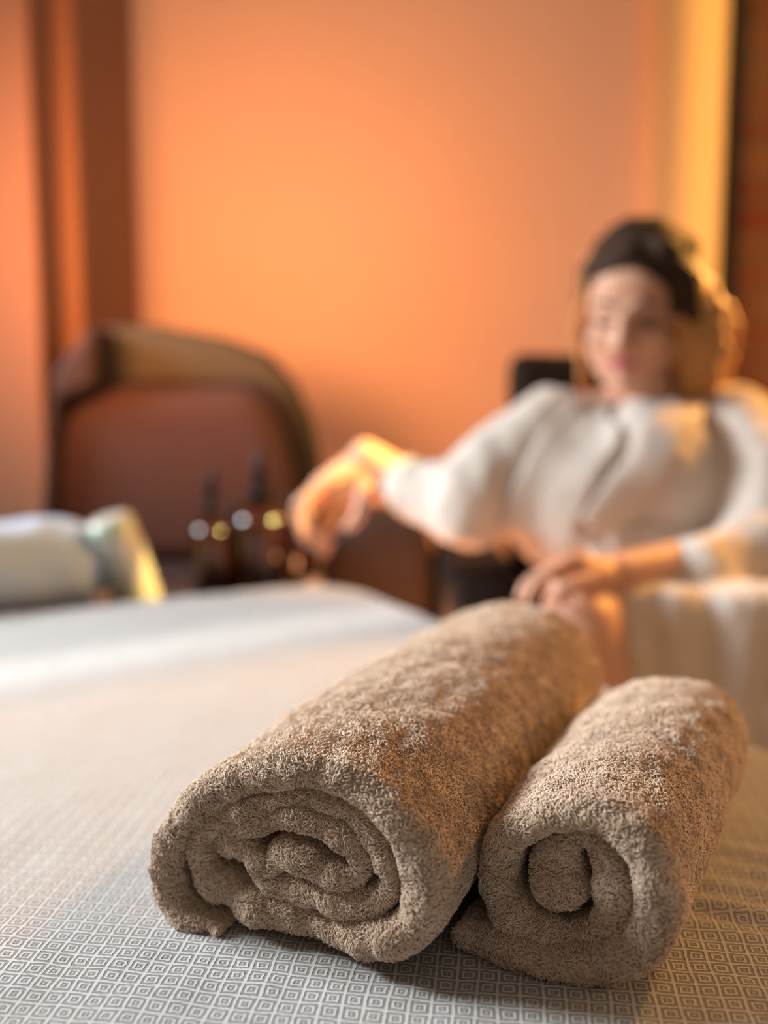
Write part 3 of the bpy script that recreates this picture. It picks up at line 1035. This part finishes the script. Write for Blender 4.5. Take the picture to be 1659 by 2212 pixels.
# robe
bm = bmesh.new()
chain(bm, [(PEL + Vector((0, -0.01, 0.0)), 0.150), (P(1425, 1190, 1.50), 0.135), (P(1390, 1040, 1.455), 0.128), (P(1392, 965, 1.49), 0.085)])
ellipsoid(bm, P(1260, 1110, 1.39), (0.085, 0.075, 0.095))
ellipsoid(bm, P(1225, 1150, 1.36), (0.068, 0.060, 0.062))
ellipsoid(bm, P(1195, 1130, 1.37), (0.062, 0.060, 0.070))
capsule(bm, shR + Vector((0.012, 0, -0.004)), 0.056, P(1312, 915, 1.51), 0.042)
capsule(bm, shL + Vector((-0.008, 0, 0)), 0.066, P(1475, 905, 1.51), 0.044)
# sleeves
chain(bm, [(shR, 0.060), (P(1075, 1010, 1.42), 0.066), (P(1008, 1088, 1.37), 0.070), (P(925, 1064, 1.40), 0.050), (P(892, 1053, 1.41), 0.046)])
chain(bm, [(P(1100, 1060, 1.42), 0.075), (P(1010, 1110, 1.38), 0.045)])
chain(bm, [(shL, 0.072), (P(1640, 1040, 1.40), 0.080), (P(1668, 1170, 1.33), 0.072), (P(1560, 1215, 1.26), 0.046), (P(1500, 1228, 1.22), 0.038)])
# skirt over the lap, falling on the near side
chain(bm, [(PEL, 0.150), (P(1480, 1360, 1.36), 0.110), (P(1420, 1345, 1.20), 0.070)])
for k in range(16):
    t = k / 15
    x0 = 1362 + 330 * t
    a0 = P(x0, 1320, 1.16 + 0.008 * math.sin(k * 1.1))
    a1 = P(x0 - 6, 1700, 1.10 + 0.010 * math.sin(k * 1.2))
    a1.z = 0.30
    capsule(bm, a0, 0.036, a1, 0.032)
    capsule(bm, a0, 0.034, P(x0 + 40, 1300, 1.42), 0.06)
rb = remeshed(bm, 0.008, 6)
wrinkle(rb, 0.007, 9, (1.6, 1, 0.6), 2.0)
wrinkle(rb, 0.003, 34, (1, 1, 0.7), 5.0)
robe = link('robe', rb, M['robe'], woman)
bpy.context.view_layer.update()


def band(pts, width, width2, thick, nrm):
    """soft strip of cloth along a path, laid onto the robe's surface"""
    C_, _ = catmull([list(p) for p in pts], 40)
    nrm = Vector(nrm).normalized()
    nv = 12
    V = []
    for i in range(40):
        t = Vector(C_[min(i + 1, 39)] - C_[max(i - 1, 0)]).normalized()
        sd = t.cross(nrm).normalized()
        f = i / 39
        wd = (width * (1 - f) + width2 * f)
        for u in np.linspace(-0.5, 0.5, nv):
            V.append(Vector(C_[i]) + sd * u * wd)
    idx = np.arange(40 * nv).reshape(40, nv)
    F = np.stack([idx[:-1, :-1], idx[:-1, 1:], idx[1:, 1:], idx[1:, :-1]], -1).reshape(-1, 4)
    return baked(np_mesh(np.array(V), F), [
        ('SHRINKWRAP', dict(target=robe, wrap_method='NEAREST_SURFACEPOINT', wrap_mode='OUTSIDE_SURFACE', offset=0.004)),
        ('SMOOTH', dict(factor=0.5, iterations=8)),
        ('SOLIDIFY', dict(thickness=thick, offset=0.0)),
        ('REMESH', dict(mode='VOXEL', voxel_size=0.004)), ('SMOOTH', dict(factor=0.5, iterations=5))])


nr = (-0.25, -0.95, 0.15)
link('lapel', band([P(1430, 850, 1.56), P(1298, 888, 1.43), P(1268, 920, 1.345), P(1215, 1030, 1.305), P(1170, 1130, 1.29), P(1160, 1190, 1.30)], 0.045, 0.110, 0.018, nr), M['robe'], woman)
link('lapel', band([P(1400, 850, 1.58), P(1480, 885, 1.43), P(1440, 920, 1.345), P(1390, 1010, 1.305), P(1335, 1100, 1.285), P(1285, 1160, 1.285)], 0.050, 0.080, 0.018, nr), M['robe'], woman)
link('belt', band([P(1190, 1168, 1.305), P(1290, 1182, 1.262), P(1400, 1170, 1.31), P(1500, 1150, 1.37)], 0.034, 0.034, 0.014, (0, -1, 0)), M['robe'], woman)
# cuffs
def ring(c, ax, R, r):
    bm = bmesh.new()
    q = Vector(ax).normalized().to_track_quat('Z', 'Y').to_matrix()
    n = 28
    ps = [Vector(c) + q @ Vector((R * math.cos(2 * PI * i / n), R * math.sin(2 * PI * i / n), 0)) for i in range(n)]
    for i in range(n): capsule(bm, ps[i], r, ps[(i + 1) % n], r, 8)
    return remeshed(bm, 0.004, 3)
link('cuff', ring(P(880, 1050, 1.415), P(880, 1050, 1.415) - P(1000, 1080, 1.38), 0.040, 0.008), M['robe'], woman)
link('cuff', ring(P(1492, 1228, 1.215), P(1492, 1228, 1.215) - P(1600, 1200, 1.29), 0.034, 0.008), M['robe'], woman)
